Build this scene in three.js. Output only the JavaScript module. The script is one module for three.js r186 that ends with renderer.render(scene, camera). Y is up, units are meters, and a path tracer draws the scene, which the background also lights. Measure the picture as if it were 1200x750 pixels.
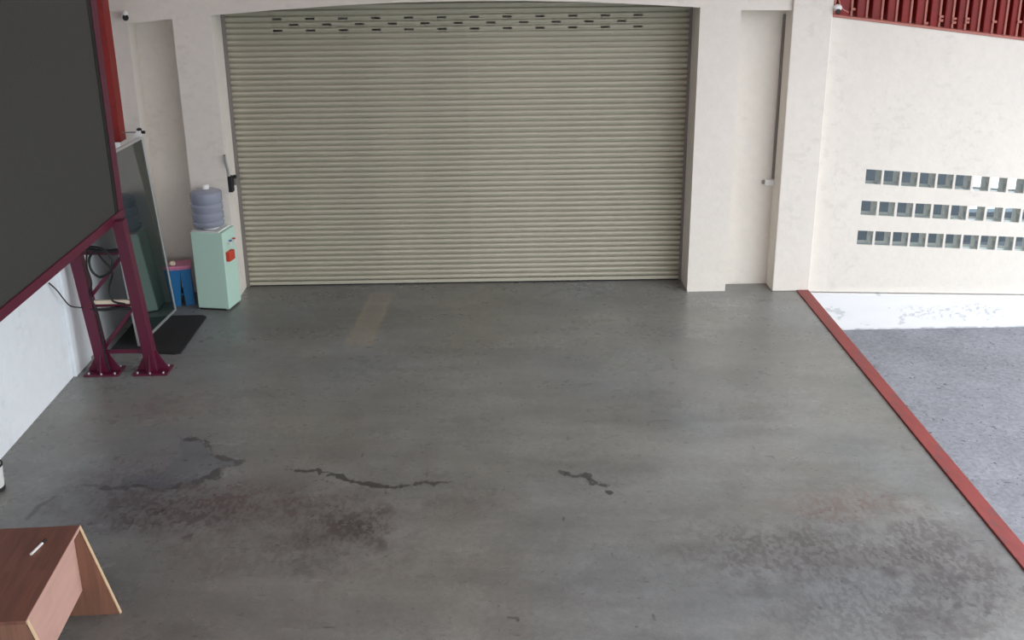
import * as THREE from 'three';
import { RoundedBoxGeometry } from 'three/addons/geometries/RoundedBoxGeometry.js';
import { mergeGeometries } from 'three/addons/utils/BufferGeometryUtils.js';

// ---------------------------------------------------------------- camera, sky, exposure
const scene = new THREE.Scene();
const renderer = new THREE.WebGLRenderer({ antialias: true });
renderer.toneMapping = THREE.LinearToneMapping;
renderer.toneMappingExposure = 1.45;
renderer.shadowMap.enabled = true;
const camera = new THREE.PerspectiveCamera(31.98, 1200 / 750, 0.1, 200);
camera.position.set(0.23, 4.055, 12.292);
camera.rotation.order = 'YXZ';
camera.rotation.set(-0.3527, -0.01816, -0.01027);
{ // even overcast sky, brighter at the zenith, grey ground below the horizon
  const W = 64, H = 32, d = new Float32Array(W * H * 4);
  for (let j = 0; j < H; j++) {
    const s = Math.sin(((j + 0.5) / H - 0.5) * Math.PI);
    const k = s > 0 ? 1.9 * (1 + 0.6 * s) : 0.45;
    for (let i = 0; i < W; i++) d.set([0.95 * k, 1.0 * k, 1.06 * k, 1], (j * W + i) * 4);
  }
  const t = new THREE.DataTexture(d, W, H, THREE.RGBAFormat, THREE.FloatType);
  t.mapping = THREE.EquirectangularReflectionMapping;
  t.magFilter = t.minFilter = THREE.LinearFilter;
  t.needsUpdate = true;
  scene.background = t; scene.environment = t;
}

// ---------------------------------------------------------------- noise and textures
let seed = 12345;
const rnd = () => ((seed = (seed * 1664525 + 1013904223) >>> 0) / 4294967296);
const LAT = new Float32Array(65536);
for (let i = 0; i < 65536; i++) LAT[i] = rnd();
function vn(x, y) {
  const ix = Math.floor(x), iy = Math.floor(y), fx = x - ix, fy = y - iy;
  const u = fx * fx * (3 - 2 * fx), v = fy * fy * (3 - 2 * fy);
  const a = (iy & 255) << 8, b = ((iy + 1) & 255) << 8, c = ix & 255, e = (ix + 1) & 255;
  const p = LAT[a | c], q = LAT[a | e], r = LAT[b | c], s = LAT[b | e];
  return p + (q - p) * u + (r - p + (p - q - r + s) * u) * v;
}
function fbm(x, y, n) { let s = 0, a = 0.5, t = 0; for (let i = 0; i < n; i++) { s += a * vn(x, y); t += a; a *= 0.5; x = x * 2.03 + 17.1; y = y * 2.03 + 5.7; } return s / t; }
const sm = (a, b, x) => { const t = Math.min(1, Math.max(0, (x - a) / (b - a))); return t * t * (3 - 2 * t); };
function segDist(px, py, pts) {
  let m = 1e9;
  for (let i = 0; i + 1 < pts.length; i++) {
    const [ax, ay] = pts[i], [bx, by] = pts[i + 1], dx = bx - ax, dy = by - ay;
    const t = Math.min(1, Math.max(0, ((px - ax) * dx + (py - ay) * dy) / (dx * dx + dy * dy)));
    m = Math.min(m, Math.hypot(px - ax - t * dx, py - ay - t * dy));
  }
  return m;
}
function inside(px, py, pts) {
  let c = false;
  for (let i = 0, j = pts.length - 1; i < pts.length; j = i++) {
    const [xi, yi] = pts[i], [xj, yj] = pts[j];
    if ((yi > py) !== (yj > py) && px < ((xj - xi) * (py - yi)) / (yj - yi) + xi) c = !c;
  }
  return c;
}
// fn(x, y in metres) -> [r, g, b] 0..1 in sRGB, or a number for grey relief
function texture(w, h, mw, mh, fn, colour, wrap = THREE.RepeatWrapping) {
  const d = new Uint8Array(w * h * 4);
  for (let j = 0; j < h; j++) for (let i = 0; i < w; i++) {
    const v = fn(((i + 0.5) / w) * mw, ((j + 0.5) / h) * mh), k = (j * w + i) * 4;
    if (colour) { d[k] = 255 * v[0]; d[k + 1] = 255 * v[1]; d[k + 2] = 255 * v[2]; } else d[k] = d[k + 1] = d[k + 2] = 255 * v;
    d[k + 3] = 255;
  }
  const t = new THREE.DataTexture(d, w, h);
  if (colour) t.colorSpace = THREE.SRGBColorSpace;
  t.wrapS = t.wrapT = wrap; t.magFilter = THREE.LinearFilter; t.minFilter = THREE.LinearMipmapLinearFilter;
  t.generateMipmaps = true; t.repeat.set(1 / mw, 1 / mh); t.needsUpdate = true;
  return t;
}
const clamp01 = (v) => Math.min(0.999, Math.max(0, v));

// concrete floor, x -4..4, z 0..8 metres: mottled, with the stains of the photograph where they lie
const crackA = [[-1.38, 4.54], [-1.28, 4.58], [-1.16, 4.57], [-1.06, 4.6], [-0.98, 4.66], [-0.84, 4.76], [-0.69, 4.82], [-0.57, 4.87], [-0.48, 4.86], [-0.35, 4.82], [-0.12, 4.79]];
const crackA2 = [[-1.06, 4.6], [-1.06, 4.72], [-1.16, 4.76], [-1.22, 4.87]];
const crackB = [[0.74, 4.64], [0.8, 4.73], [0.86, 4.76], [0.93, 4.73], [0.94, 4.84], [1.03, 4.88], [1.09, 5.03]];
const wet = [[-2.38, 3.92], [-2.17, 3.98], [-2.05, 4.25], [-1.92, 4.33], [-1.78, 4.38], [-1.89, 4.48], [-1.9, 4.63], [-2.08, 4.71], [-2.24, 4.83], [-2.48, 4.75], [-2.66, 4.79], [-2.58, 4.63], [-2.35, 4.53], [-2.27, 4.22]];
const wetRim = [[-2.3, 3.95], [-2.12, 4.02], [-2.02, 4.26], [-1.92, 4.33], [-1.76, 4.39], [-1.89, 4.5], [-1.92, 4.63], [-2.1, 4.73], [-2.26, 4.83], [-2.48, 4.77], [-2.66, 4.8], [-2.9, 4.74]];
const scratch = [[-3.12, 5.22], [-3.1, 5.03], [-3.02, 4.9]];
const arc = [[0.82, 0.5], [0.95, 0.34], [1.15, 0.29], [1.34, 0.34], [1.46, 0.5]];
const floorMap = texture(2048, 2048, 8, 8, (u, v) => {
  const x = u - 4, z = v;
  const big = fbm(x * 0.55 + 3, z * 0.9 + 9, 4) - 0.5, mid = fbm(x * 2.1 + 40, z * 3.3 + 2, 4) - 0.5;
  const streak = fbm(x * 1.6 + 80, z * 9 + 30, 3) - 0.5, fine = fbm(x * 30 + 7, z * 30 + 70, 3) - 0.5, grit = vn(x * 95, z * 95) - 0.5;
  let l = 0.475 + 0.085 * big + 0.075 * mid + 0.06 * streak + 0.05 * fine + 0.03 * grit;
  const warm = fbm(x * 0.8 + 60, z * 0.8 + 11, 3) - 0.5;
  let r = l * (0.99 + 0.07 * warm), g = l * (1.0 + 0.01 * warm), b = l * (0.972 - 0.1 * warm);
  const stain = (k, cr, cg, cb) => { r += (cr - r) * k; g += (cg - g) * k; b += (cb - b) * k; };
  const rag = fbm(x * 9 + 5, z * 9 + 50, 4) - 0.5, spk = fbm(x * 48 + 90, z * 26 + 20, 3), gap = 0.05 * (vn(x * 17 + 8, z * 17) - 0.45), patch = fbm(x * 3 + 33, z * 3 + 71, 4);
  // oily dark blotches made of specks
  const blot = (cx, cz, rx, rz, k, cr, cg, cb) => {
    const d = Math.hypot((x - cx) / rx, (z - cz) / rz) + rag * 0.9;
    if (d < 1.3) stain(k * sm(1.15, 0.25, d) * (0.35 + 0.65 * sm(0.42, 0.6, spk)), cr, cg, cb);
  };
  blot(-0.76, 5.44, 0.34, 0.3, 0.85, 0.258, 0.232, 0.224);
  blot(-0.95, 5.3, 0.6, 0.5, 0.5, 0.310, 0.275, 0.258);
  blot(-2.05, 5.1, 0.95, 0.42, 0.75, 0.284, 0.249, 0.249);
  blot(-2.6, 4.75, 0.7, 0.45, 0.55, 0.327, 0.301, 0.310);
  blot(-1.55, 5.0, 0.6, 0.35, 0.4, 0.361, 0.284, 0.267);
  blot(-1.2, 5.75, 1.0, 0.4, 0.4, 0.318, 0.301, 0.284);
  blot(2.75, 5.25, 0.6, 0.28, 0.6, 0.404, 0.344, 0.310);
  blot(2.2, 5.85, 1.0, 0.45, 0.6, 0.310, 0.301, 0.292);
  blot(3.15, 5.95, 0.5, 0.7, 0.6, 0.318, 0.310, 0.310);
  blot(2.6, 6.5, 1.0, 0.5, 0.5, 0.310, 0.318, 0.327);
  blot(0.1, 5.1, 0.5, 0.2, 0.35, 0.344, 0.318, 0.301);
  blot(-1.5, 1.6, 0.5, 0.3, 0.35, 0.344, 0.335, 0.327);
  blot(-2.6, 3.3, 0.7, 0.5, 0.3, 0.482, 0.413, 0.378);
  blot(-3.3, 4.0, 0.4, 0.8, 0.45, 0.499, 0.473, 0.456);
  blot(1.0, 4.8, 0.45, 0.15, 0.25, 0.344, 0.344, 0.335);
  stain(0.16 * sm(0.5, 0.7, patch + 0.2 * (spk - 0.5)) * sm(2.5, 4.5, z), 0.33, 0.315, 0.3);
  // dried puddle with a dark rim
  if (x > -3.1 && x < -1.6 && z > 3.7 && z < 5.1) {
    if (inside(x + rag * 0.09, z + rag * 0.13, wet)) stain(0.45, 0.335, 0.355, 0.385);
    const d = segDist(x + rag * 0.1, z + rag * 0.14, wetRim);
    stain(0.75 * sm(0.04, 0.012, d + (spk - 0.5) * 0.07 + gap), 0.235, 0.225, 0.225);
  }
  if (z > 4.2 && z < 5.3 && x > -1.6 && x < 1.3) {
    const d = Math.min(segDist(x + rag * 0.07, z + rag * 0.07, crackA), segDist(x + rag * 0.08, z + rag * 0.08, crackA2) + 0.012, segDist(x + rag * 0.09, z + rag * 0.09, crackB) + 0.006);
    stain(0.8 * sm(0.034, 0.014, d + (spk - 0.5) * 0.06 + gap), 0.22, 0.21, 0.205);
  }
  if (z > 4.8 && z < 5.3 && x < -2.9) stain(0.7 * sm(0.03, 0.01, segDist(x + rag * 0.03, z, scratch)), 0.3, 0.28, 0.28);
  // pale strip of old adhesive, and a tyre arc near the shutter
  if (z < 2.1) {
    const sx = x + 1.21 - (1.93 - z) * 0.066 + (-0.09 + 0.05) * 0, dx = Math.abs(sx - 0.09) + rag * 0.05;
    if (z > 0.3 && z < 1.98) stain(0.42 * sm(0.13, 0.1, dx) * sm(0.3, 0.4, z + rag * 0.1) * sm(1.98, 1.9, z), 0.6, 0.56, 0.49);
    stain(0.3 * sm(0.03, 0.012, Math.abs(dx - 0.12)) * sm(0.3, 0.42, z) * sm(1.98, 1.93, z), 0.64, 0.58, 0.46);
    stain(0.4 * sm(0.06, 0.025, segDist(x, z, arc) + rag * 0.06), 0.38, 0.38, 0.36);
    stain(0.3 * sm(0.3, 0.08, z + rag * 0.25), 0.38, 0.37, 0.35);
  }
  const pit = vn(x * 17 + 300, z * 17 + 120);
  stain(0.55 * sm(0.955, 0.985, pit), 0.26, 0.25, 0.25);
  return [clamp01(r), clamp01(g), clamp01(b)];
}, true, THREE.MirroredRepeatWrapping);
const floorBump = texture(1024, 1024, 2, 2, (x, y) => clamp01(0.5 + 0.5 * (fbm(x * 24, y * 24, 4) - 0.5) + 0.3 * (vn(x * 128, y * 128) - 0.5)), false);
const floorRough = texture(1024, 1024, 8, 8, (x, y) => clamp01(0.33 + 0.26 * (fbm(x * 1.3 + 9, y * 2.5, 4) - 0.5) + 0.25 * (fbm(x * 14, y * 14, 3) - 0.5)), false, THREE.MirroredRepeatWrapping);
const yardMap = texture(1024, 1024, 4, 4, (x, y) => {
  const n = fbm(x * 2, y * 2, 4) - 0.5, f = fbm(x * 32, y * 32, 3) - 0.5, s = vn(x * 44 + 9, y * 44);
  let l = 0.525 + 0.1 * n + 0.12 * f;
  l -= 0.2 * sm(0.88, 0.96, s); l += 0.1 * sm(0.9, 0.96, vn(x * 50 + 77, y * 50 + 31));
  return [clamp01(l * 0.97), clamp01(l * 0.985), clamp01(l * 1.03)];
}, true);
const plasterMap = texture(1024, 1024, 4, 4, (x, y) => {
  const l = 0.9 + 0.03 * (fbm(x, y, 4) - 0.5) + 0.025 * (fbm(x * 16, y * 16, 3) - 0.5) - 0.02 * sm(0.92, 0.97, vn(x * 12 + 5, y * 12 + 50)) * vn(x * 60, y * 60) - 0.025 * sm(0.54, 0.7, fbm(x * 14, y * 20 + 3, 4)) * sm(0.5, 0.7, fbm(x * 2 + 20, y * 1.6, 3));
  return [clamp01(l), clamp01(l * 0.972), clamp01(l * 0.925)];
}, true);
const plasterBump = texture(512, 512, 1, 1, (x, y) => clamp01(0.5 + 0.6 * (fbm(x * 32, y * 32, 4) - 0.5)), false);
const plinthMap = texture(1024, 128, 4, 0.5, (x, y) => { // x from 3.75, y up from the yard
  const l = 0.93 + 0.03 * (fbm(x * 4, y * 12, 4) - 0.5), band = sm(0.11, 0.02, Math.abs(y - 0.21 - 0.05 * (vn(x * 5, 1) - 0.5))) * sm(1.0, 1.3, x) * sm(2.55, 2.3, x);
  let k = 0.15 * band * sm(0.54, 0.72, fbm(x * 30, y * 50, 4)) + 0.3 * sm(0.03, 0.0, y) * vn(x * 20, 4) + 0.12 * sm(0.72, 0.8, fbm(x * 7 + 40, y * 12, 3));
  return [clamp01(l * (1 - k)), clamp01(l * (1 - k * 0.95)), clamp01(l * (1 - 0.9 * k))];
}, true);
const woodMap = texture(512, 512, 1, 1, (x, y) => {
  const g = fbm(x * 40, y * 3 + 8, 4) - 0.5, f = vn(x * 150, y * 8) - 0.5, k = 1 + 0.22 * g + 0.08 * f;
  return [clamp01(0.475 * k), clamp01(0.32 * k), clamp01(0.265 * k)];
}, true);
const woodPale = texture(512, 512, 1, 1, (x, y) => {
  const g = fbm(x * 3 + 5, y * 26, 4) - 0.5, k = 1 + 0.1 * g;
  return [clamp01(0.79 * k), clamp01(0.63 * k), clamp01(0.575 * k)];
}, true);
const ledMap = texture(512, 512, 0.24, 0.24, (x, y) => {
  const cx = (x / 0.012) % 1, cy = (y / 0.012) % 1, dot = Math.hypot(cx - 0.5, cy - 0.5) < 0.3 ? 0.31 : 0.2, n = 0.02 * (vn(x * 60, y * 60) - 0.5);
  return [dot + n, dot + 0.002 + n, dot - 0.005 + n];
}, true);
const shutterMap = texture(512, 512, 4, 4, (x, y) => {
  const l = 1 - 0.1 * (fbm(x * 1.5, y * 3, 4) - 0.5) - 0.06 * (fbm(x * 3, y * 40, 3) - 0.5);
  return [clamp01(0.74 * l), clamp01(0.725 * l), clamp01(0.65 * l)];
}, true);
const redMap = texture(512, 512, 1, 1, (x, y) => {
  const l = 1 + 0.25 * (fbm(x * 5, y * 2, 4) - 0.5) + 0.12 * (fbm(x * 30, y * 30, 3) - 0.5);
  return [clamp01(0.53 * l), clamp01(0.1 * l), clamp01(0.075 * l)];
}, true);
const edgeMap = texture(512, 512, 1, 1, (x, y) => {
  const w = sm(0.64, 0.72, fbm(x * 12, y * 9, 4)), l = 1 + 0.2 * (fbm(x * 20, y * 8, 4) - 0.5);
  return [clamp01((0.51 - 0.05 * w) * l), clamp01((0.215 + 0.02 * w) * l), clamp01((0.2 + 0.03 * w) * l)];
}, true);

// ---------------------------------------------------------------- materials
const std = (o) => new THREE.MeshStandardMaterial(o), phy = (o) => new THREE.MeshPhysicalMaterial(o);
const M = {
  floor: std({ map: floorMap, bumpMap: floorBump, bumpScale: 0.0015, roughnessMap: floorRough, roughness: 1 }),
  yard: std({ map: yardMap, bumpMap: floorBump, bumpScale: 0.004, roughness: 0.9 }),
  plaster: std({ map: plasterMap, bumpMap: plasterBump, bumpScale: 0.002, roughness: 0.85 }),
  whitewash: std({ map: plasterMap, color: new THREE.Color().setRGB(1.1, 1.24, 1.42), bumpMap: plasterBump, bumpScale: 0.002, roughness: 0.85 }),
  plinth: std({ map: plinthMap, roughness: 0.8 }),
  roof: std({ color: 0xb0574a, roughness: 0.8 }),
  dark: std({ color: 0x2a2a2a, roughness: 0.9 }),
  shutter: std({ map: shutterMap, roughness: 0.5, metalness: 0.1 }),
  rail: std({ color: 0x857f7a, roughness: 0.5, metalness: 0.3 }),
  rubber: std({ color: 0x1b1b1d, roughness: 0.8 }),
  red: std({ map: redMap, roughness: 0.5 }),
  redPale: std({ color: 0xb47468, roughness: 0.6 }),
  redEdge: std({ map: edgeMap, roughness: 0.55 }),
  maroon: std({ color: 0x5c1230, roughness: 0.45 }),
  led: std({ map: ledMap, roughness: 0.55 }),
  black: std({ color: 0x101012, roughness: 0.5 }),
  white: std({ color: 0xe6e6e2, roughness: 0.5 }),
  alu: std({ color: 0xc9ccca, roughness: 0.35, metalness: 0.6 }),
  steel: std({ color: 0xb8b8b8, roughness: 0.35, metalness: 0.9 }),
  block: phy({ color: 0xe4eaec, roughness: 0.1, transmission: 1, thickness: 0, ior: 1.5, bumpMap: plasterBump, bumpScale: 0.004 }),
  darkGlass: phy({ color: 0x23302d, roughness: 0.04, ior: 1.65, specularIntensity: 1, clearcoat: 1, clearcoatRoughness: 0.03 }),
  mint: std({ color: 0xc2e3d3, roughness: 0.4 }),
  mintDark: std({ color: 0x7fa99a, roughness: 0.5 }),
  bottle: phy({ color: 0xc3c8d6, roughness: 0.2, transmission: 0.55, thickness: 0, ior: 1.4 }),
  blue: std({ color: 0x1d70a8, roughness: 0.4 }),
  pink: std({ color: 0xcf7fa0, roughness: 0.45 }),
  cream: std({ color: 0xe0d3bb, roughness: 0.7 }),
  orange: std({ color: 0xc8412c, roughness: 0.5 }),
  sticker: std({ color: 0x3c78ad, roughness: 0.5 }),
  laneWall: std({ color: 0x717b82, roughness: 0.9 }),
  wood: std({ map: woodMap, roughness: 0.5 }),
  woodPale: std({ map: woodPale, roughness: 0.55 }),
  woodMid: std({ map: woodMap, color: new THREE.Color().setRGB(1.3, 1.45, 1.35), roughness: 0.55 }),
  edgeBand: std({ color: 0xd9bd98, roughness: 0.5 }),
};

// ---------------------------------------------------------------- helpers
const names = {};
function numbered(n) { const k = (names[n] = (names[n] ?? -1) + 1); return k ? n + '_' + String(k).padStart(3, '0') : n; }
function boxUV(g) { // uv in metres by the way each face points
  g = g.index ? g.toNonIndexed() : g;
  const p = g.attributes.position, uv = new Float32Array(p.count * 2), a = new THREE.Vector3(), b = new THREE.Vector3(), c = new THREE.Vector3();
  for (let i = 0; i < p.count; i += 3) {
    a.fromBufferAttribute(p, i); b.fromBufferAttribute(p, i + 1); c.fromBufferAttribute(p, i + 2);
    const n = b.clone().sub(a).cross(c.clone().sub(a)), x = Math.abs(n.x), y = Math.abs(n.y), z = Math.abs(n.z);
    [a, b, c].forEach((v, k) => { const q = x > y && x > z ? [v.z, v.y] : y > z ? [v.x, v.z] : [v.x, v.y]; uv[(i + k) * 2] = q[0]; uv[(i + k) * 2 + 1] = q[1]; });
  }
  g.setAttribute('uv', new THREE.BufferAttribute(uv, 2));
  return g;
}
function merge(gs) { return gs.length === 1 ? gs[0] : mergeGeometries(gs.map((g) => boxUV(g))); }
function mesh(name, geo, mat, parent = scene) {
  const m = new THREE.Mesh(Array.isArray(geo) ? merge(geo) : geo, mat);
  m.name = parent === scene ? numbered(name) : name;
  m.castShadow = m.receiveShadow = true; parent.add(m); return m;
}
function tag(o, label, category, group) { o.userData = { label, category }; if (group) o.userData.group = group; return o; }
function structure(o) { o.userData.kind = 'structure'; return o; }
function thing(name, label, category, [x, y, z] = [0, 0, 0], turn = 0, group) {
  const o = new THREE.Group(); o.name = numbered(name); o.position.set(x, y, z); o.rotation.y = turn; scene.add(o);
  return tag(o, label, category, group);
}
// box from corner ranges, edges rounded by r
function box(x0, x1, y0, y1, z0, z1, r = 0) {
  const w = x1 - x0, h = y1 - y0, d = z1 - z0;
  let g = r ? new RoundedBoxGeometry(w, h, d, 2, r) : new THREE.BoxGeometry(w, h, d);
  g.translate((x0 + x1) / 2, (y0 + y1) / 2, (z0 + z1) / 2);
  return boxUV(g);
}
function bar(a, b, w, d = w, r = 0) { // square bar from a to b
  const A = new THREE.Vector3(...a), B = new THREE.Vector3(...b), L = A.distanceTo(B);
  const g = r ? new RoundedBoxGeometry(w, L, d, 2, r) : new THREE.BoxGeometry(w, L, d);
  g.applyQuaternion(new THREE.Quaternion().setFromUnitVectors(new THREE.Vector3(0, 1, 0), B.clone().sub(A).normalize()));
  g.translate((A.x + B.x) / 2, (A.y + B.y) / 2, (A.z + B.z) / 2);
  return boxUV(g);
}
function tube(pts, r, n = 40, closed = false) { return new THREE.TubeGeometry(new THREE.CatmullRomCurve3(pts.map((p) => new THREE.Vector3(...p)), closed), n, r, 8, closed); }
function cyl(x, y, z, r, h, axis = 'y', r2 = r, n = 24) {
  const g = new THREE.CylinderGeometry(r2, r, h, n);
  if (axis === 'x') g.rotateZ(-Math.PI / 2); if (axis === 'z') g.rotateX(Math.PI / 2);
  return g.translate(x, y, z);
}
function lathe(pts, n = 40) { return new THREE.LatheGeometry(pts.map(([r, y]) => new THREE.Vector2(r, y)), n); }
function extrude(shape, depth, bevel = 0) {
  const g = new THREE.ExtrudeGeometry(shape, { depth, bevelEnabled: bevel > 0, bevelSize: bevel, bevelThickness: bevel, bevelSegments: 2, bevelOffset: -bevel, curveSegments: 12 });
  return boxUV(g);
}
function poly(pts) { return new THREE.Shape(pts.map(([x, y]) => new THREE.Vector2(x, y))); }
function planUV(g, dx, dz) { const p = g.attributes.position, u = g.attributes.uv; for (let i = 0; i < p.count; i++) u.setXY(i, p.getX(i) + dx, p.getZ(i) + dz); return g; }

// ---------------------------------------------------------------- setting
const EDGE = 3.645, YARD = -0.5, HIGH = 5.6, FRONT = 20;
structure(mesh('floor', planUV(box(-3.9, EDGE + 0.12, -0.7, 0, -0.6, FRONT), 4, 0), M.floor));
structure(mesh('ground', planUV(box(EDGE + 0.12, 40, -0.8, YARD, -40, 40), 0, 0), M.yard));
structure(mesh('wall_left', box(-3.95, -3.69, 0, HIGH, -0.6, FRONT), M.whitewash));
structure(mesh('pilaster', box(-3.69, -3.655, 0, HIGH, 2.2, 2.62, 0.008), M.whitewash));

// back wall: one slab with the doorway and two shallow recesses
const arch = (s) => { s.lineTo(2.415, 3.085); s.lineTo(1.9, 3.118); s.lineTo(1.27, 3.152); s.lineTo(0.6, 3.171); s.lineTo(-0.05, 3.176); s.lineTo(-0.7, 3.168); s.lineTo(-1.27, 3.148); s.lineTo(-2.0, 3.105); s.lineTo(-2.6, 3.064); };
const front = new THREE.Shape();
front.moveTo(-3.69, 0); front.lineTo(-3.455, 0); front.lineTo(-3.455, 2.99); front.lineTo(-2.998, 3.035); front.lineTo(-2.998, 0); front.lineTo(-2.6, 0); front.lineTo(-2.6, 3.064);
front.lineTo(-2.0, 3.105); front.lineTo(-1.27, 3.148); front.lineTo(-0.7, 3.168); front.lineTo(-0.05, 3.176); front.lineTo(0.6, 3.171); front.lineTo(1.27, 3.152); front.lineTo(1.9, 3.118); front.lineTo(2.415, 3.085);
front.lineTo(2.415, 0); front.lineTo(2.842, 0); front.lineTo(2.842, 3.055); front.lineTo(3.368, 3.045); front.lineTo(3.368, 0); front.lineTo(3.5, 0); front.lineTo(3.5, HIGH); front.lineTo(-3.69, HIGH);
const back = new THREE.Shape();
back.moveTo(-3.69, 0); back.lineTo(-2.6, 0); back.lineTo(-2.6, 3.3); back.lineTo(2.415, 3.3); back.lineTo(2.415, 0); back.lineTo(3.5, 0); back.lineTo(3.5, HIGH); back.lineTo(-3.69, HIGH);
const wallBack = structure(mesh('wall_back', [extrude(front, 0.25).translate(0, 0, 0.2), extrude(back, 0.26).translate(0, 0, -0.06), box(-3.69, 3.5, 0, HIGH, -0.6, -0.4)], M.plaster));
mesh('pillar', box(3.366, 3.782, 0, HIGH, -0.05, 0.49, 0.012), M.plaster, wallBack);

// right wall: sloping coping, three rows of glass block openings, plinth below
const WR = 9.5, top = (x) => 2.975 - 0.129 * (x - 3.784), ROWS = [[4.41, 1.271, 1.592, -0.124], [4.394, 0.921, 1.609, -0.107], [4.385, 0.582, 1.589, -0.092]];
const rightShape = poly([[3.7, -0.035], [WR, -0.21], [WR, top(WR)], [3.7, top(3.7)]]);
const blocks = [];
for (const [x0, y0, w, dy] of ROWS) for (let i = 0; i < 10; i++) {
  const x = x0 + (w * i) / 8, y = y0 + (dy * i) / 8, a = 0.087, b = 0.081, sl = (dy / w) * a;
  rightShape.holes.push(new THREE.Path([new THREE.Vector2(x - a, y - b - sl), new THREE.Vector2(x + a, y - b + sl), new THREE.Vector2(x + a, y + b + sl), new THREE.Vector2(x - a, y + b - sl)]));
  blocks.push([x, y, Math.atan2(dy, w)]);
}
const wallRight = structure(mesh('wall_right', extrude(rightShape, 0.2).translate(0, 0, 0.2), M.plaster));
{
  const g = new RoundedBoxGeometry(0.173, 0.161, 0.08, 2, 0.006), gg = boxUV(g);
  for (const [x, y, t] of blocks) { const b = mesh('glass_block', gg, M.block, wallRight); b.position.set(x, y, 0.348); b.rotation.z = t; }
  const pl = extrude(poly([[3.7, YARD], [WR, YARD], [WR, -0.23], [3.7, -0.05]]), 0.26).translate(0, 0, 0.17), p = pl.attributes.position, u = pl.attributes.uv;
  for (let i = 0; i < p.count; i++) u.setXY(i, p.getX(i) - 3.75, p.getY(i) - YARD);
  mesh('plinth', pl, M.plinth, wallRight);
}
// roof over the bay and an eave over the right wall
structure(mesh('ceiling', [box(-3.95, 4.1, HIGH, HIGH + 0.15, -0.6, 2.6), box(-3.95, 4.1, HIGH, HIGH + 0.15, 2.95, FRONT), box(4.1, WR, 4.6, 4.75, 0.32, 2.4)], M.roof));
// covered lane behind the right wall
structure(mesh('canopy_roof', box(3.5, 14, 2.1, 2.22, -1.5, 0.19), M.dark));
structure(mesh('lane_wall', extrude(poly([[3.5, YARD], [14, YARD], [14, -0.06], [6.95, -0.06], [6.95, 2.1], [3.5, 2.1]]), 0.2).translate(0, 0, -3.2), M.laneWall));

structure(mesh('path', box(6.2, 13, YARD, YARD + 0.02, -12, -3.25), M.whitewash));

// ---------------------------------------------------------------- roller shutter
{
  const t = thing('roller_shutter', 'wide grey-green ribbed roller shutter with staggered vent slots, filling the central doorway', 'roller shutter');
  const P = 0.0605, X0 = -2.57, X1 = 2.395;
  const prof = [[0, -0.024], [0.012, -0.024], [0.016, 0.008], [0.024, 0.018], [0.038, 0.021], [0.048, 0.016], [0.055, 0.004], [P, -0.024]];
  function slat(slots) {
    const cuts = [X0];
    for (const s of slots) cuts.push(s - 0.05, s + 0.05);
    cuts.push(X1);
    const pos = [], uv = [];
    const quad = (a, b, c, d) => { for (const v of [a, b, c, a, c, d]) { pos.push(...v); uv.push(v[0], v[1]); } };
    for (let i = 0; i + 1 < cuts.length; i++) for (let j = 0; j + 1 < prof.length; j++) {
      if (i % 2 === 1 && (j >= 1 && j <= 3)) continue;
      const [y0, z0] = prof[j], [y1, z1] = prof[j + 1], a = cuts[i], b = cuts[i + 1];
      quad([a, y0, z0], [b, y0, z0], [b, y1, z1], [a, y1, z1]);
      quad([b, y0, z0 - 0.003], [a, y0, z0 - 0.003], [a, y1, z1 - 0.003], [b, y1, z1 - 0.003]);
    }
    const g = new THREE.BufferGeometry();
    g.setAttribute('position', new THREE.Float32BufferAttribute(pos, 3)); g.setAttribute('uv', new THREE.Float32BufferAttribute(uv, 2));
    g.computeVertexNormals(); return g;
  }
  const plain = slat([]), A = slat(Array.from({ length: 12 }, (_, i) => -2.012 + i * 0.3495)), B = slat(Array.from({ length: 11 }, (_, i) => -1.838 + i * 0.3495));
  for (let k = 0; k < 53; k++) mesh('slat', k === 46 || k === 48 ? A : k === 47 ? B : plain, M.shutter, t).position.y = 0.05 + k * P;
  const bb = mesh('bottom_bar', box(X0, X1, 0.015, 0.052, -0.015, 0.022, 0.004), M.shutter, t);
  mesh('seal', box(X0, X1, 0, 0.017, -0.012, 0.012), M.rubber, bb);
  mesh('guide_rail', [box(-2.6, -2.555, 0, 3.25, -0.05, -0.025), box(-2.6, -2.572, 0, 3.25, -0.025, 0.025), box(-2.6, -2.558, 0, 3.25, 0.025, 0.032)], M.rail, t);
  mesh('guide_rail', [box(2.37, 2.415, 0, 3.25, -0.05, -0.025), box(2.398, 2.415, 0, 3.25, -0.025, 0.025), box(2.384, 2.415, 0, 3.25, 0.025, 0.032)], M.rail, t);
}

// ---------------------------------------------------------------- red edge strip at the right side of the floor
tag(mesh('edge_strip', box(EDGE - 0.005, EDGE + 0.125, -0.02, 0.018, 0.5, FRONT - 0.3, 0.005), M.redEdge), 'long red painted steel strip capping the right edge of the concrete floor', 'edge strip');

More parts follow.
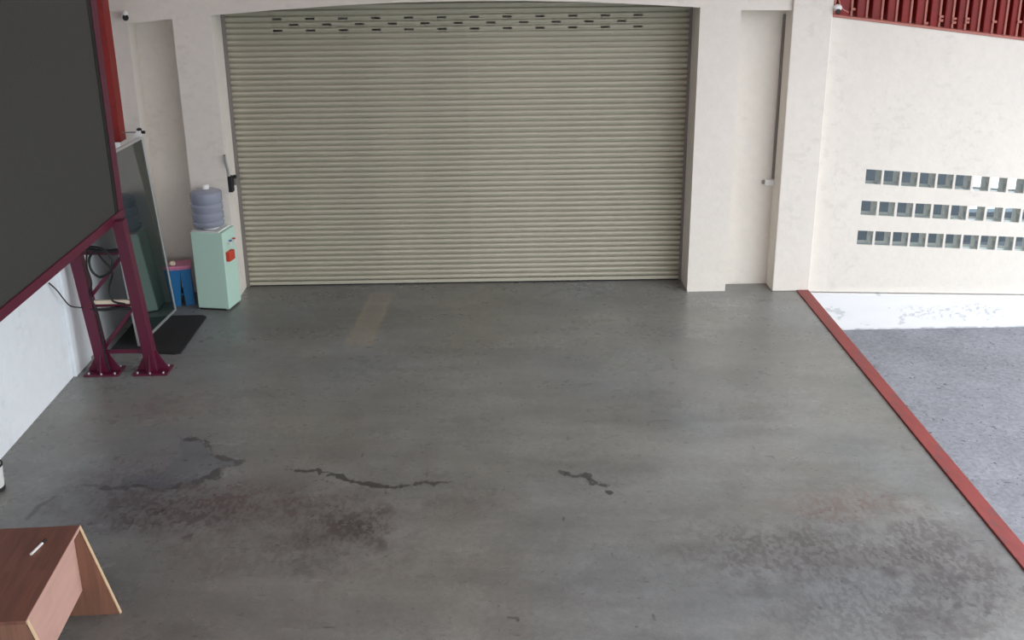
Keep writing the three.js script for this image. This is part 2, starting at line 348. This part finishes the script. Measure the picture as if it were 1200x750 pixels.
// ---------------------------------------------------------------- red ribbed cladding above the right wall
{
  const t = thing('cladding', 'dark red ribbed metal cladding above the white wall with glass blocks', 'cladding');
  const ribs = [3.862, 4.048, 4.211, 4.373, 4.527, 4.68, 4.836, 4.99, 5.131, 5.27, 5.413, 5.562, 5.70, 5.83, 5.97, 6.11, 6.25, 6.39, 6.53];
  mesh('backing_sheet', [extrude(poly([[3.785, top(3.785)], [WR, top(WR)], [WR, HIGH], [3.785, HIGH]]), 0.03).translate(0, 0, -0.05)], M.red, t);
  for (let i = 0; i + 1 < ribs.length; i++) {
    const a = ribs[i], b = ribs[i + 1];
    mesh('cladding_panel', extrude(poly([[a + 0.06, top(a)], [b - 0.004, top(b)], [b - 0.004, HIGH], [a + 0.06, HIGH]]), 0.12, 0.012).translate(0, 0, 0.1), M.red, t);
    const r = mesh('rib', extrude(poly([[a - 0.012, top(a)], [a + 0.012, top(a)], [a + 0.012, HIGH], [a - 0.012, HIGH]]), 0.15, 0.004).translate(0, 0, 0.1), M.redPale, t);
    const c = { 1: [0.08], 6: [0.03], 7: [0.075, 0.115], 8: [0.07, 0.11], 9: [0.09, 0.125], 11: [0.13], 13: [0.16] }[i];
    if (c) for (const h of c) mesh('clip', box(a - 0.012, a + 0.036, top(a) + h, top(a) + h + 0.026, 0.225, 0.265, 0.004), M.redPale, r);
  }
  mesh('flashing', [extrude(poly([[3.785, top(3.785)], [WR, top(WR)], [WR, top(WR) + 0.024], [3.785, top(3.785) + 0.024]]), 0.26, 0.004).translate(0, 0, 0.15)], M.redPale, t);
}

// ---------------------------------------------------------------- left side: screen, its stand, red post
tag(mesh('steel_post', box(-3.688, -3.53, 1.86, HIGH - 0.01, 0.72, 0.9, 0.006), M.red), 'red square steel post on the left wall beside the dark screen', 'post');
{
  const t = thing('video_screen', 'large dark grey video screen in a maroon frame along the left wall', 'screen', [-3.17, 0, 0]);
  mesh('display', box(-0.14, 0, 1.5, 4.6, 2.4, 7.6), M.led, t);
  mesh('bezel', [box(-0.15, 0.004, 1.5, 4.6, 2.32, 2.4)], M.black, t);
  const f = mesh('frame', [box(-0.15, 0.02, 1.425, 1.505, 2.2, 7.6, 0.006), box(-0.15, 0.012, 1.505, 4.6, 2.19, 2.32, 0.006), box(-0.15, 0.02, 4.6, 4.7, 2.19, 7.6, 0.006)], M.maroon, t);
}
{
  const t = thing('screen_stand', 'maroon steel stand with two braced legs under the end of the screen', 'stand', [0, 0, 2.5]);
  const legs = [[-3.112, 1.47, -2.978], [-3.575, 1.5, -3.43]];
  for (const [xt, yt, xb] of legs) {
    const l = mesh('leg', bar([xt, yt, 0], [xb, 0.01, 0], 0.105, 0.105, 0.006), M.maroon, t);
    const pl = mesh('base_plate', box(xb - 0.16, xb + 0.16, 0, 0.016, -0.11, 0.13, 0.003), M.maroon, l);
    const gs = [];
    for (const s of [-1, 1]) {
      gs.push(extrude(poly([[0, 0.015], [s * 0.145, 0.015], [s * 0.145, 0.03], [s * 0.05, 0.2], [0, 0.2]]), 0.012).translate(xb, 0, -0.006));
      gs.push(extrude(poly([[0, 0.015], [s * 0.115, 0.015], [s * 0.115, 0.03], [s * 0.05, 0.2], [0, 0.2]]), 0.012).rotateY(-Math.PI / 2).translate(xb, 0, 0.0));
    }
    mesh('gusset', gs, M.maroon, l);
    for (const [dx, dz] of [[-0.12, 0.1], [0.12, 0.1], [0.0, 0.115], [0.12, -0.08], [-0.12, -0.08]]) mesh('bolt', cyl(xb + dx, 0.024, dz, 0.013, 0.016, 'y', 0.011, 6), M.steel, l);
  }
  mesh('brace', bar([-3.13, 1.13, -0.01], [-3.47, 0.74, -0.01], 0.032, 0.03), M.maroon, t);
  mesh('brace', bar([-3.06, 0.67, -0.01], [-3.42, 0.22, -0.01], 0.032, 0.03), M.maroon, t);
  mesh('crossbar', bar([-3.45, 0.2, 0], [-3.0, 0.205, 0], 0.032, 0.03), M.maroon, t);
  mesh('crossbar', bar([-3.52, 0.665, 0], [-3.05, 0.668, 0], 0.03, 0.03), M.maroon, t);
  mesh('crossbar', bar([-3.56, 1.17, 0], [-3.1, 1.165, 0], 0.035, 0.03), M.maroon, t);
}
tag(mesh('batten', box(-3.43, -3.1, 0.684, 0.72, 2.508, 2.54, 0.004), M.cream), 'short pale batten lying across the braced legs of the maroon stand', 'batten');
tag(mesh('cable_bundle', [
  tube([[-3.5, 1.2, 2.52], [-3.42, 1.215, 2.54], [-3.33, 1.2, 2.55], [-3.24, 1.19, 2.54], [-3.12, 1.2, 2.53]], 0.017),
  tube([[-3.47, 1.22, 2.55], [-3.37, 1.24, 2.56], [-3.25, 1.2, 2.56], [-3.2, 1.1, 2.56], [-3.25, 0.99, 2.56], [-3.34, 0.955, 2.56], [-3.4, 1.02, 2.56], [-3.41, 1.12, 2.55], [-3.36, 1.2, 2.55]], 0.012, 70),
  tube([[-3.42, 1.2, 2.55], [-3.44, 1.05, 2.55], [-3.42, 0.9, 2.55], [-3.45, 0.77, 2.55], [-3.41, 0.64, 2.55], [-3.4, 0.45, 2.55], [-3.39, 0.2, 2.55], [-3.37, 0.03, 2.55]], 0.009, 60),
  tube([[-3.36, 1.22, 2.54], [-3.29, 1.12, 2.55], [-3.22, 1.0, 2.55], [-3.27, 0.83, 2.55], [-3.25, 0.72, 2.55], [-3.14, 0.685, 2.55]], 0.01, 50),
  tube([[-3.47, 0.645, 2.54], [-3.35, 0.635, 2.55], [-3.22, 0.65, 2.55], [-3.1, 0.64, 2.54]], 0.014, 30),
], M.black), 'tangle of black cables looped between the legs of the maroon stand', 'cables');
tag(mesh('cable', tube([[-3.68, 1.0, 2.85], [-3.645, 0.92, 2.8], [-3.635, 0.8, 2.7], [-3.61, 0.7, 2.62], [-3.52, 0.66, 2.56]], 0.006, 40), M.dark), 'thin dark cable hanging from the screen across the white left wall', 'cable');

// ---------------------------------------------------------------- leaning glass leaf and black mat
{
  const t = thing('glass_door_leaf', 'framed dark glass door leaf leaning against the wall behind the maroon stand', 'glass panel', [-3.2, 0.014, 0.84]);
  t.rotation.set(0, -0.08, 0.072);  // leans to the left wall
  const L = 1.06, H = 1.9, f = 0.028;
  mesh('glass', box(-0.008, 0.004, f, H - f, f, L - f), M.darkGlass, t);
  mesh('rail', box(-0.018, 0.012, 0, f, 0, L, 0.004), M.alu, t);
  mesh('rail', box(-0.018, 0.012, H - f, H, 0, L, 0.004), M.alu, t);
  mesh('stile', box(-0.018, 0.012, f, H - f, 0, f, 0.004), M.alu, t);
  mesh('stile', box(-0.018, 0.012, f, H - f, L - f, L, 0.004), M.alu, t);
}
{
  const s = new THREE.Shape(); const pts = [[-3.55, -1.0], [-2.87, -1.0], [-2.82, -1.05], [-2.83, -2.08], [-2.88, -2.1], [-3.55, -2.0]];
  pts.forEach(([x, y], i) => (i ? s.lineTo(x, y) : s.moveTo(x, y)));
  tag(mesh('floor_mat', extrude(s, 0.012, 0.003).rotateX(-Math.PI / 2), M.rubber), 'thick black rubber mat on the floor under the leaning glass panel', 'mat');
}
{
  const t = thing('tie_bracket', 'small black and white bracket at the top corner of the leaning glass panel', 'bracket', [-3.35, 1.93, 0.84]);
  mesh('clamp', new THREE.SphereGeometry(0.026, 16, 12).scale(1.1, 0.8, 1).translate(0.0, 0.045, 0), M.black, t);
  mesh('hook', cyl(0.032, 0.02, 0, 0.016, 0.05, 'x'), M.black, t);
  mesh('plate', extrude(poly([[-0.075, -0.035], [0.025, -0.025], [0.02, 0.04], [-0.015, 0.045]]), 0.02, 0.003), M.white, t);
  mesh('arm', bar([-0.178, 0.02, 0], [0, 0.02, 0], 0.012), M.rail, t);
}

// ---------------------------------------------------------------- security cameras
{
  const t = thing('security_camera', 'small white security camera with black lens above the left wall recess', 'camera', [-3.45, 3.07, 0.45]);
  mesh('mount', cyl(-0.03, 0.03, 0.01, 0.028, 0.03, 'z'), M.white, t);
  mesh('housing', new THREE.CapsuleGeometry(0.032, 0.06, 6, 16).rotateX(1.1).rotateY(0.4).translate(0, 0.015, 0.075), M.white, t);
  const l = mesh('lens', cyl(0, 0, 0, 0.03, 0.02, 'y').rotateX(1.1).rotateY(0.4).translate(0.022, -0.008, 0.125), M.black, t);
  mesh('cable', tube([[-0.04, 0.03, 0.02], [-0.1, 0.06, 0.08], [-0.14, 0.1, 0.28], [-0.12, 0.16, 0.4], [-0.2, 0.22, 0.46]], 0.005), M.white, t);
}
{
  const t = thing('security_camera', 'round white camera on a curved bracket beside the red cladding', 'camera', [3.82, 3.07, 0.5]);
  mesh('housing', new THREE.SphereGeometry(0.042, 20, 14).scale(1.1, 0.85, 1), M.white, t);
  mesh('lens', cyl(0, -0.03, 0.025, 0.024, 0.03, 'z'), M.black, t);
  mesh('bracket', tube([[-0.02, 0.03, -0.03], [0.0, 0.1, -0.06], [0.035, 0.14, -0.1], [0.05, 0.05, -0.12], [0.09, -0.02, -0.13], [0.16, -0.06, -0.14]], 0.009), M.redPale, t);
}

// ---------------------------------------------------------------- shutter latch and junction box
{
  const t = thing('shutter_latch', 'black latch handle with a grey lever on the left door jamb', 'latch', [-2.6, 1.3, 0.38]);
  mesh('handle', box(0.0, 0.05, -0.09, 0.085, -0.03, 0.06, 0.012), M.black, t);
  mesh('lever', tube([[0.015, 0.07, 0.03], [0.015, 0.15, 0.05], [0.008, 0.25, 0.09], [0.008, 0.33, 0.13]], 0.016), M.alu, t);
  mesh('bolt', box(0.0, 0.075, -0.03, 0.035, -0.12, -0.03, 0.006), M.rail, t);
  mesh('knob', new THREE.SphereGeometry(0.02, 14, 10).translate(0.055, 0.06, -0.06), M.black, t);
}
{
  const t = thing('junction_box', 'small white electrical box low in the narrow recess right of the shutter', 'electrical box', [3.31, 1.19, 0.2]);
  mesh('box_body', box(-0.05, 0.055, -0.034, 0.034, 0, 0.06, 0.006), M.white, t);
  mesh('conduit', cyl(-0.06, 0.0, 0.025, 0.02, 0.03, 'x'), M.rail, t);
  mesh('pipe', box(0.03, 0.056, 0.034, 1.8, 0, 0.03, 0.003), M.rail, t);
}

// ---------------------------------------------------------------- water dispenser, bottle, stool
{
  const t = thing('water_dispenser', 'pale mint water dispenser with taps standing at the left door jamb', 'water dispenser', [-2.765, 0, 0.66], -0.2);
  const W = 0.175, D = 0.16, H = 0.87;
  mesh('cabinet', box(-W, W - 0.02, 0.02, H, -D, D, 0.012), M.mint, t);
  mesh('base', box(-W + 0.012, W - 0.03, 0, 0.022, -D + 0.01, D - 0.01), M.dark, t);
  const fp = mesh('front_panel', extrude(poly([[-D, 0.02], [D - 0.0, 0.02], [D, H - 0.0], [-D, H]]), 0.03, 0.008).rotateY(Math.PI / 2).translate(W - 0.028, 0, 0), M.mint, t);
  mesh('tap_recess', box(W, W + 0.006, 0.62, 0.8, -0.1, 0.1, 0.002), M.mintDark, t);
  for (const [z, m] of [[0.045, M.sticker], [-0.045, M.orange]]) {
    const tp = mesh('tap', [cyl(W + 0.03, 0.745, z, 0.012, 0.05, 'x'), cyl(W + 0.05, 0.725, z, 0.01, 0.045)], M.white, t);
    mesh('tap_lever', box(W + 0.03, W + 0.06, 0.752, 0.768, z - 0.012, z + 0.012, 0.003), m, tp);
  }
  mesh('indicator', box(W, W + 0.006, 0.815, 0.85, 0.02, 0.08, 0.002), M.black, t);
  mesh('cup_rack', box(W, W + 0.055, 0.545, 0.65, -0.02, 0.12, 0.01), M.orange, t);
  mesh('sticker', box(W, W + 0.004, 0.24, 0.33, -0.05, 0.05, 0.001), M.sticker, t);
  mesh('top_cover', box(-W + 0.01, W - 0.03, H, H + 0.014, -D + 0.01, D - 0.01, 0.006), M.white, t);
  mesh('collar', cyl(-0.01, H + 0.022, 0, 0.085, 0.025), M.white, t);
}
{
  const t = thing('water_bottle', 'large blue-grey water bottle with ribbed sides standing on the mint dispenser', 'bottle', [-2.79, 0.907, 0.66]);
  const prof = [[0, 0], [0.135, 0.0], [0.158, 0.012], [0.166, 0.04]];
  for (let i = 0; i < 3; i++) { const y = 0.05 + i * 0.095; prof.push([0.167, y + 0.0], [0.148, y + 0.012], [0.15, y + 0.02], [0.166, y + 0.034], [0.166, y + 0.08]); }
  prof.push([0.166, 0.35], [0.16, 0.372], [0.14, 0.386], [0.05, 0.396], [0.032, 0.4], [0.032, 0.41], [0, 0.41]);
  mesh('body', lathe(prof), M.bottle, t);
  mesh('bottle_cap', lathe([[0, 0.0], [0.04, 0.0], [0.043, 0.01], [0.041, 0.04], [0.034, 0.05], [0, 0.052]]).translate(0, 0.398, 0), M.white, t);
}
{
  const t = thing('stool', 'blue plastic stool with a pink seat between the glass panel and dispenser', 'stool', [-3.19, 0, 0.54], 0.25);
  t.scale.set(0.9, 1, 0.9);
  mesh('seat', [box(-0.135, 0.135, 0.425, 0.455, -0.135, 0.135, 0.013), box(-0.12, 0.12, 0.405, 0.43, -0.12, 0.12, 0.006)], M.pink, t);
  for (const sx of [-1, 1]) for (const sz of [-1, 1]) {
    const y0 = 0, y1 = 0.41, g = [];
    for (const [ax, w] of [['x', 0.12], ['z', 0.12]]) {
      const s = poly([[0, y1], [-w, y1], [-w + 0.03, y0], [0.02, y0]]);
      const e = extrude(s, 0.012, 0.002);
      if (ax === 'z') e.rotateY(-Math.PI / 2).translate(0.006, 0, 0); 
      g.push(ax === 'x' ? e.translate(0, 0, -0.006) : e);
    }
    const m = merge(g); m.scale(sx, 1, sz); m.translate(sx * 0.118, 0, sz * 0.118);
    if (sx * sz < 0) { const ix = m.attributes.position, n = m.attributes.normal; for (let i = 0; i < ix.count; i += 3) for (const q of [ix, n]) { const a = [q.getX(i + 1), q.getY(i + 1), q.getZ(i + 1)]; q.setXYZ(i + 1, q.getX(i + 2), q.getY(i + 2), q.getZ(i + 2)); q.setXYZ(i + 2, ...a); } m.computeVertexNormals(); }
    mesh('leg', m, M.blue, t);
  }
  mesh('stretcher', [box(-0.12, 0.12, 0.12, 0.14, -0.008, 0.008), box(-0.008, 0.008, 0.12, 0.14, -0.12, 0.12)], M.blue, t);
}
tag(mesh('sponge', new THREE.SphereGeometry(0.04, 18, 12).scale(1, 0.7, 1).translate(-3.24, 0.481, 0.63), M.cream), 'small cream lump lying on the pink stool seat', 'sponge');

// ---------------------------------------------------------------- desk in the lower left corner
{
  const t = thing('desk', 'brown wooden desk with pale pink side panel in the near left corner', 'desk', [-2.24, 0, 6.87], 0.05);
  const H = 0.62, L = 0.48, W = 0.75, e = 0.022;
  mesh('desktop', box(-W, 0, H - e, H, -L, L, 0.002), M.wood, t);
  mesh('edge_strip', box(0.001, 0.004, H - e, H - 0.001, -L, L), M.woodPale, t);
  const end = (z0) => extrude(poly([[-W + 0.02, 0], [0.165, 0], [0.0, H - e], [-W + 0.02, H - e]]), 0.022).translate(0, 0, z0);
  for (const z of [-L, L - 0.022]) {
    const p = mesh('end_panel', end(z), M.woodMid, t);
    mesh('edge_band', bar([0.167, 0.0, z + 0.011], [0.004, H - 0.002, z + 0.011], 0.006, 0.024), M.edgeBand, p);
  }
  mesh('modesty_panel', box(-0.055, -0.037, 0.18, H - e, -L + 0.022, L - 0.022, 0.002), M.woodPale, t);
}
{
  const t = thing('pen', 'white pen lying on the brown desktop', 'pen', [-2.415, 0.628, 6.655], 1.4);
  mesh('barrel', cyl(0, 0, 0, 0.008, 0.13, 'x'), M.white, t);
  mesh('pen_cap', cyl(0.075, 0, 0, 0.009, 0.04, 'x', 0.008), M.dark, t);
}
{
  const t = thing('bucket', 'white plastic bucket with a dark rim against the left wall', 'bucket', [-3.57, 0, 4.78]);
  mesh('pail', lathe([[0, 0], [0.1, 0], [0.108, 0.01], [0.118, 0.2], [0.11, 0.2], [0.1, 0.02], [0, 0.015]]), M.white, t);
  mesh('rim', new THREE.TorusGeometry(0.116, 0.008, 10, 40).rotateX(Math.PI / 2).translate(0, 0.2, 0), M.dark, t);
  mesh('base_ring', lathe([[0.101, 0], [0.112, 0], [0.114, 0.03], [0.104, 0.03]]), M.dark, t);
}
renderer.render(scene, camera);
